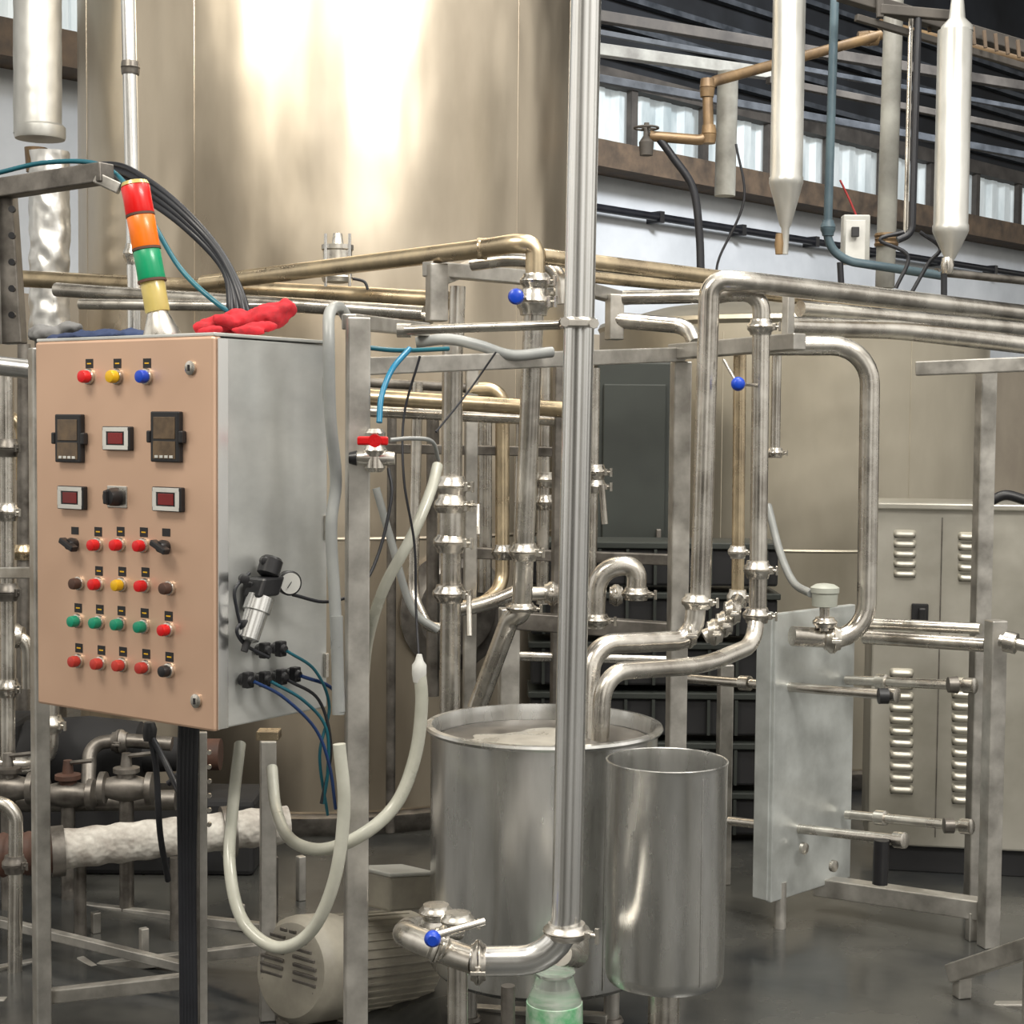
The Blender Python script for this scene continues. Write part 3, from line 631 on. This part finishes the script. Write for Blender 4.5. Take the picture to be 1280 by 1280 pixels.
run('black_conduit',[(1148,10,5.0),(1140,292,5.0),(1122,300,5.0)],4.5,RUBBER,12)
run('steel_conduit',[(1139,10,5.05),(1132,292,5.05)],3,STEEL)
run('tarnished_pipe',[(812,170,6),(886,176,6),(884,104,6),(1100,44,6.4)],6.5,BROWNP,14,cl=((886,168,6,7,Z,7,BROWNP,False,1.3),(884,110,6,7,Z,7,BROWNP,False,1.3),(1085,48,6.4,7,X,8,BROWNP,False,1.3)))
run('tarnished_pipe',[(1100,30,5.8),(1290,80,6.2)],6,BROWNP)
run('grey_service_pipe',[(910,90,7),(906,245,7)],13,PGREY)
run('service_pipe',[(1170,340,5.2),(1290,352,5.4)],5,DULL)
G('power_cables'); hose('cable',[(820,168,6),(840,195,6),(866,235,6),(874,290,6),(876,340,6)],5,RUBBER)
G('power_cables'); hose('cable',[(1130,290,5),(1100,300,5),(1135,320,5),(1120,360,5)],2.5,RUBBER); hose('cable',[(1150,290,5),(1175,310,5),(1160,330,5),(1140,365,5)],2.5,RUBBER)
hose('cable',[(1050,225,5.3),(1062,250,5.3),(1075,280,5.3)],1.3,mat('red_wire',(.35,.03,.03),None,.5)); hose('cable',[(920,180,6.5),(930,250,6.5),(900,320,6.5),(895,345,6.5)],1.6,RUBBER)
hose('cable',[(1050,328,5.2),(1052,365,5.2)],4,RUBBER);hose('cable',[(1180,340,5),(1180,372,5)],4,RUBBER)
G('junction_box'); obox('case',P(1069,300,5.3),X*.055,Y*.03,Z*.1,WHITEP,.006); obox('cover_seam',P(1069,300,5.2),X*.04,Y*.003,Z*.08,LABEL,.002); obox('breaker',P(1069,290,5.18),X*.015,Y*.01,Z*.02,BLACK)
G('gate_valve'); wheel(P(808,160,6),Z,.055,TRUSS); lathe('body',[(-.06,.03),(0,.035),(.03,.015),(.09,.012)],P(808,178,6),Z,TRUSS)

# ================= LEFT BOTTOM =================
G('lagged_steam_pipe')
def lag(a,b,r,m):
    p,q=P(*a),P(*b); n=50; seg=24; pts=[p.lerp(q,i/n) for i in range(n+1)]
    sweep('lagging',pts,lambda t: R(r,a[2])*(1+.03*math.sin(t*55)+.05*noise.noise(Vector((t*22,0,3)))),m,seg)
lag((75,1062,4.0),(360,1030,4.2),25,LAGG); lag((-20,1070,4.0),(75,1064,4.0),27,RUSTY)
lathe('flange',[(-.02,R(34,4)),(.02,R(34,4))],P(285,1040,4.15),P(360,1030,4.2)-P(75,1062,4.0),DULL)
lathe('flange',[(-.02,R(32,4)),(.02,R(32,4))],P(72,1064,4.0),P(360,1030,4.2)-P(75,1062,4.0),DULL)
for i in range(3): 
    q=P(100+i*120,1060,4.05); sweep('pipe_support',[Vector((q.x,q.y,0)),Vector((q.x,q.y,q.z-.03))],.02,DULL,8)
G('valve_manifold')
for i,u in enumerate((10,85,158)):
    c=P(u,985+8*(i%2),4.3+.1*(i%2)); lathe('valve_body',[(-.1,.03),(-.09,.055),(-.07,.055),(-.065,.035),(0,.05),(.065,.035),(.07,.055),(.09,.055),(.1,.03)],c,X,DULL,18)
    lathe('bonnet',[(0,.035),(.05,.03),(.055,.045),(.07,.045),(.075,.02),(.12,.015)],c,Z,RUSTY if i%2 else DULL,16)
    sweep('lever',[c+Z*.11,c+Vector((.1,-.05,.13))],.008,DULL,6)
    sweep('drop',[c,Vector((c.x,c.y,0))],.025,DULL,12)
tube('header',[(-20,1003,4.45),(220,1000,4.45)],13,DULL)
tube('header_riser',[(-20,955,4.6),(60,958,4.6),(62,900,4.6),(62,700,4.6)],12,STEEL,30)
tube('branch_pipe',[(110,1000,4.5),(112,930,4.6),(150,925,4.6),(215,930,4.6)],9,DULL,24)
clampat(150,927,4.6,10,X,6,DULL); clampat(62,905,4.6,12,Z,7,STEEL)
run('process_pipe',[(8,470,4.4),(10,950,4.4)],9,STEEL,cl=((9,560,4.4,10,Z,7,DULL),(9,640,4.4,10,Z,7),(10,740,4.4,10,Z,7,DULL),(10,860,4.4,10,Z,7)))
run('process_pipe',[(30,430,4.9),(28,990,4.9)],8,DULL,cl=((29,690,4.9,9,Z,6,BRASSY),))
run('process_pipe',[(-20,455,4.2),(40,462,4.2)],12,BRIGHT)
run('process_pipe',[(-20,520,5.0),(28,520,5.0),(28,600,5)],8,BRASSY)
run('process_pipe',[(-20,795,4.7),(35,795,4.7),(36,860,4.7)],9,STEEL,20,cl=((20,795,4.7,10,X,6),))
run('process_pipe',[(-15,1000,3.8),(20,1010,3.8),(18,1290,3.8)],9,STEEL,20,cl=((18,1080,3.8,10,Z,7,DULL),))
G('steel_pallet_rack')
for a_,b_,w_ in (((-10,1150,4.0),(235,1210,3.7),12),((70,1130,4.4),(420,1170,4.0),12),((-10,1215,3.8),(225,1170,4.2),12),((80,1262,3.7),(420,1205,4.0),14),((0,1255,3.6),(60,1200,4.0),10),((100,1200,3.9),(220,1280,3.55),10),((250,1255,3.65),(330,1240,3.9),12),((560,1262,3.6),(760,1275,3.5),16),((490,1268,3.6),(650,1255,3.7),12)):
    beam('bar',a_,b_,w_,FRAMEM)
for u,v,d_ in((120,1170,4.1),(180,1190,3.9),(300,1160,4.2),(376,1100,4.4)): post('upright',u,v-30,v+60,d_,14,zb=0)
G('dark_pump_block')
c=P(110,1150,4.75); box('base',(c.x,c.y,.14),(1.3,.3,.28),DARK,.02); lathe('pump_body',[(-.3,.05),(-.28,.12),(0,.14),(.2,.12),(.22,.07),(.4,.06)],Vector((c.x,c.y,.42)),X,DARK,24)
box('motor_plate',(c.x-.35,c.y,.42),(.25,.25,.28),DARK,.02); lathe('coupling',[(0,.06),(.12,.06)],Vector((c.x+.38,c.y,.42)),X,RUSTY,16)
G('electric_motor')
c=P(370,1212,3.45); ax=(P(552,1192,3.85)-c).normalized(); r=R(68,3.45)
lathe('fan_cover',[(-.03,.02),(-.03,r*.62),(-.022,r*.86),(0,r*.98),(.02,r),(.12,r),(.122,r*.94)],c,ax,MOTORM,40)
lathe('motor_body',[(.12,r*.95),(.46,r*.95),(.48,r*.9),(.5,r*.55),(.56,r*.3),(.6,.03)],c,ax,MOTORM,40)
sdv=ax.cross(Z).normalized()
for k in range(-5,6):
    h=k*r*.15; ww=math.sqrt(max(0,(r*.78)**2-h*h))
    for s_ in(-.55,.55):
        obox('grille_slot',c-ax*.031+Z*h+sdv*ww*s_,sdv*ww*.38,ax*.004,Z*r*.035,DULL,.002)
for k in range(36):
    a_=2*math.pi*k/36
    q=(sdv*math.cos(a_)+Z*math.sin(a_))
    obox('cooling_fin',c+ax*.29+q*r*.96,ax*.16,q*r*.025,q.cross(ax)*.003,MOTORM,0)
obox('terminal_box',P(495,1112,3.6),ax*.095,sdv*.06,Z*.05,MOTORM,.008); obox('terminal_lid',P(495,1112,3.6)+Z*.055,ax*.1,sdv*.065,Z*.006,WHITEP,.004)
obox('foot_1',c+ax*.15-Z*(r+.01),ax*.04,sdv*.12,Z*.02,MOTORM); obox('foot_2',c+ax*.42-Z*(r+.01),ax*.04,sdv*.12,Z*.02,MOTORM)
zl=c.z-r-.03
for t_ in(.1,.46):
    q=c+ax*t_; box('pedestal',(q.x,q.y,zl/2),(.1,.2,max(zl,.02)),DULL)
G('plastic_bottle')
c=P(693,1262,3.05); c.z=P(690,1300,3.05).z
lathe('bottle',[(0,.03),(.0,.055),(.02,.068),(.1,.066),(.14,.05),(.16,.045),(.17,.05),(.175,.045)],c,Z,CLEARP,24)
lathe('label_band',[(.04,.0685),(.041,.0695),(.095,.0685),(.096,.067)],c,Z,GREENL,24)
box('bottle_stand_top',(c.x,c.y,c.z-.012),(.18,.18,.02),FRAMEM)
box('bottle_stand_leg',(c.x,c.y,(c.z-.02)/2),(.05,.05,c.z-.02),FRAMEM)

# ================= CAMERA / LIGHT =================
cd=bpy.data.cameras.new('camera'); co=bpy.data.objects.new('camera',cd); col.objects.link(co)
cd.sensor_width=36; cd.sensor_fit='HORIZONTAL'; cd.lens=36*F/1280; cd.clip_start=.05
co.matrix_world=Matrix.Translation(CAM)@cam_rot.to_4x4(); bpy.context.scene.camera=co
def area(name,loc,tgt,sx,sy,e,c):
    l=bpy.data.lights.new(name,'AREA'); l.shape='RECTANGLE'; l.size=sx; l.size_y=sy; l.energy=e; l.color=c
    o=bpy.data.objects.new(name,l); col.objects.link(o); o.location=loc
    o.rotation_euler=(Vector(tgt)-Vector(loc)).to_track_quat('-Z','Y').to_euler()
area('added_overhead_light',(-2.6,2.0,5.0),(-.5,5,1.2),2.2,1.2,165,(1,.94,.83))  # unseen area lights added overhead as key and general light
area('added_overhead_light',(2.4,1.5,5.2),(.6,5.5,1.0),2.2,1.0,210,(1,.96,.89))
area('added_overhead_light',(.9,4.4,5.6),(0.9,5.0,0),2.2,.5,110,(1,.96,.88))
area('added_overhead_light',(3.5,8.5,6.4),(4.5,15,3.2),2.5,.8,620,(.95,.97,1))  # added to brighten the back wall
area('added_overhead_light',(.9,6.2,4.8),(1.4,7.2,1.3),1.2,.4,60,(1,.97,.9))
w=bpy.data.worlds.new('hall'); bpy.context.scene.world=w; w.use_nodes=True; nt=w.node_tree; bg=nt.nodes['Background']
tc=nn(nt,'ShaderNodeTexCoord'); mp=nn(nt,'ShaderNodeMapping'); mp.inputs['Scale'].default_value=(1.9,1.9,.6); mp.inputs['Location'].default_value=(.35,.2,0)
nt.links.new(tc.outputs['Generated'],mp.inputs[0]); no=nn(nt,'ShaderNodeTexNoise'); no.inputs['Scale'].default_value=1.45; no.inputs['Detail'].default_value=1; nt.links.new(mp.outputs[0],no.inputs[0])
cr=nn(nt,'ShaderNodeValToRGB'); e=cr.color_ramp.elements; e[0].position=.40; e[0].color=(.07,.062,.05,1); e[1].position=.59; e[1].color=(1.0,.96,.885,1); x=e.new(.49); x.color=(.40,.37,.315,1)
nt.links.new(no.outputs['Fac'],cr.inputs[0])
sx=nn(nt,'ShaderNodeSeparateXYZ'); nt.links.new(tc.outputs['Generated'],sx.inputs[0])
mr=nn(nt,'ShaderNodeMapRange'); mr.inputs['From Min'].default_value=-.15; mr.inputs['From Max'].default_value=.12; mr.inputs['To Min'].default_value=.25; mr.inputs['To Max'].default_value=1.0
nt.links.new(sx.outputs['Z'],mr.inputs[0]); mu=nn(nt,'ShaderNodeMix',data_type='RGBA',blend_type='MULTIPLY'); mu.inputs['Factor'].default_value=1
nt.links.new(cr.outputs[0],mu.inputs['A']); nt.links.new(mr.outputs[0],mu.inputs['B']); nt.links.new(mu.outputs['Result'],bg.inputs['Color']); bg.inputs['Strength'].default_value=1.2
try: bpy.context.scene.view_settings.view_transform='Standard'
except Exception as ex: print(ex)
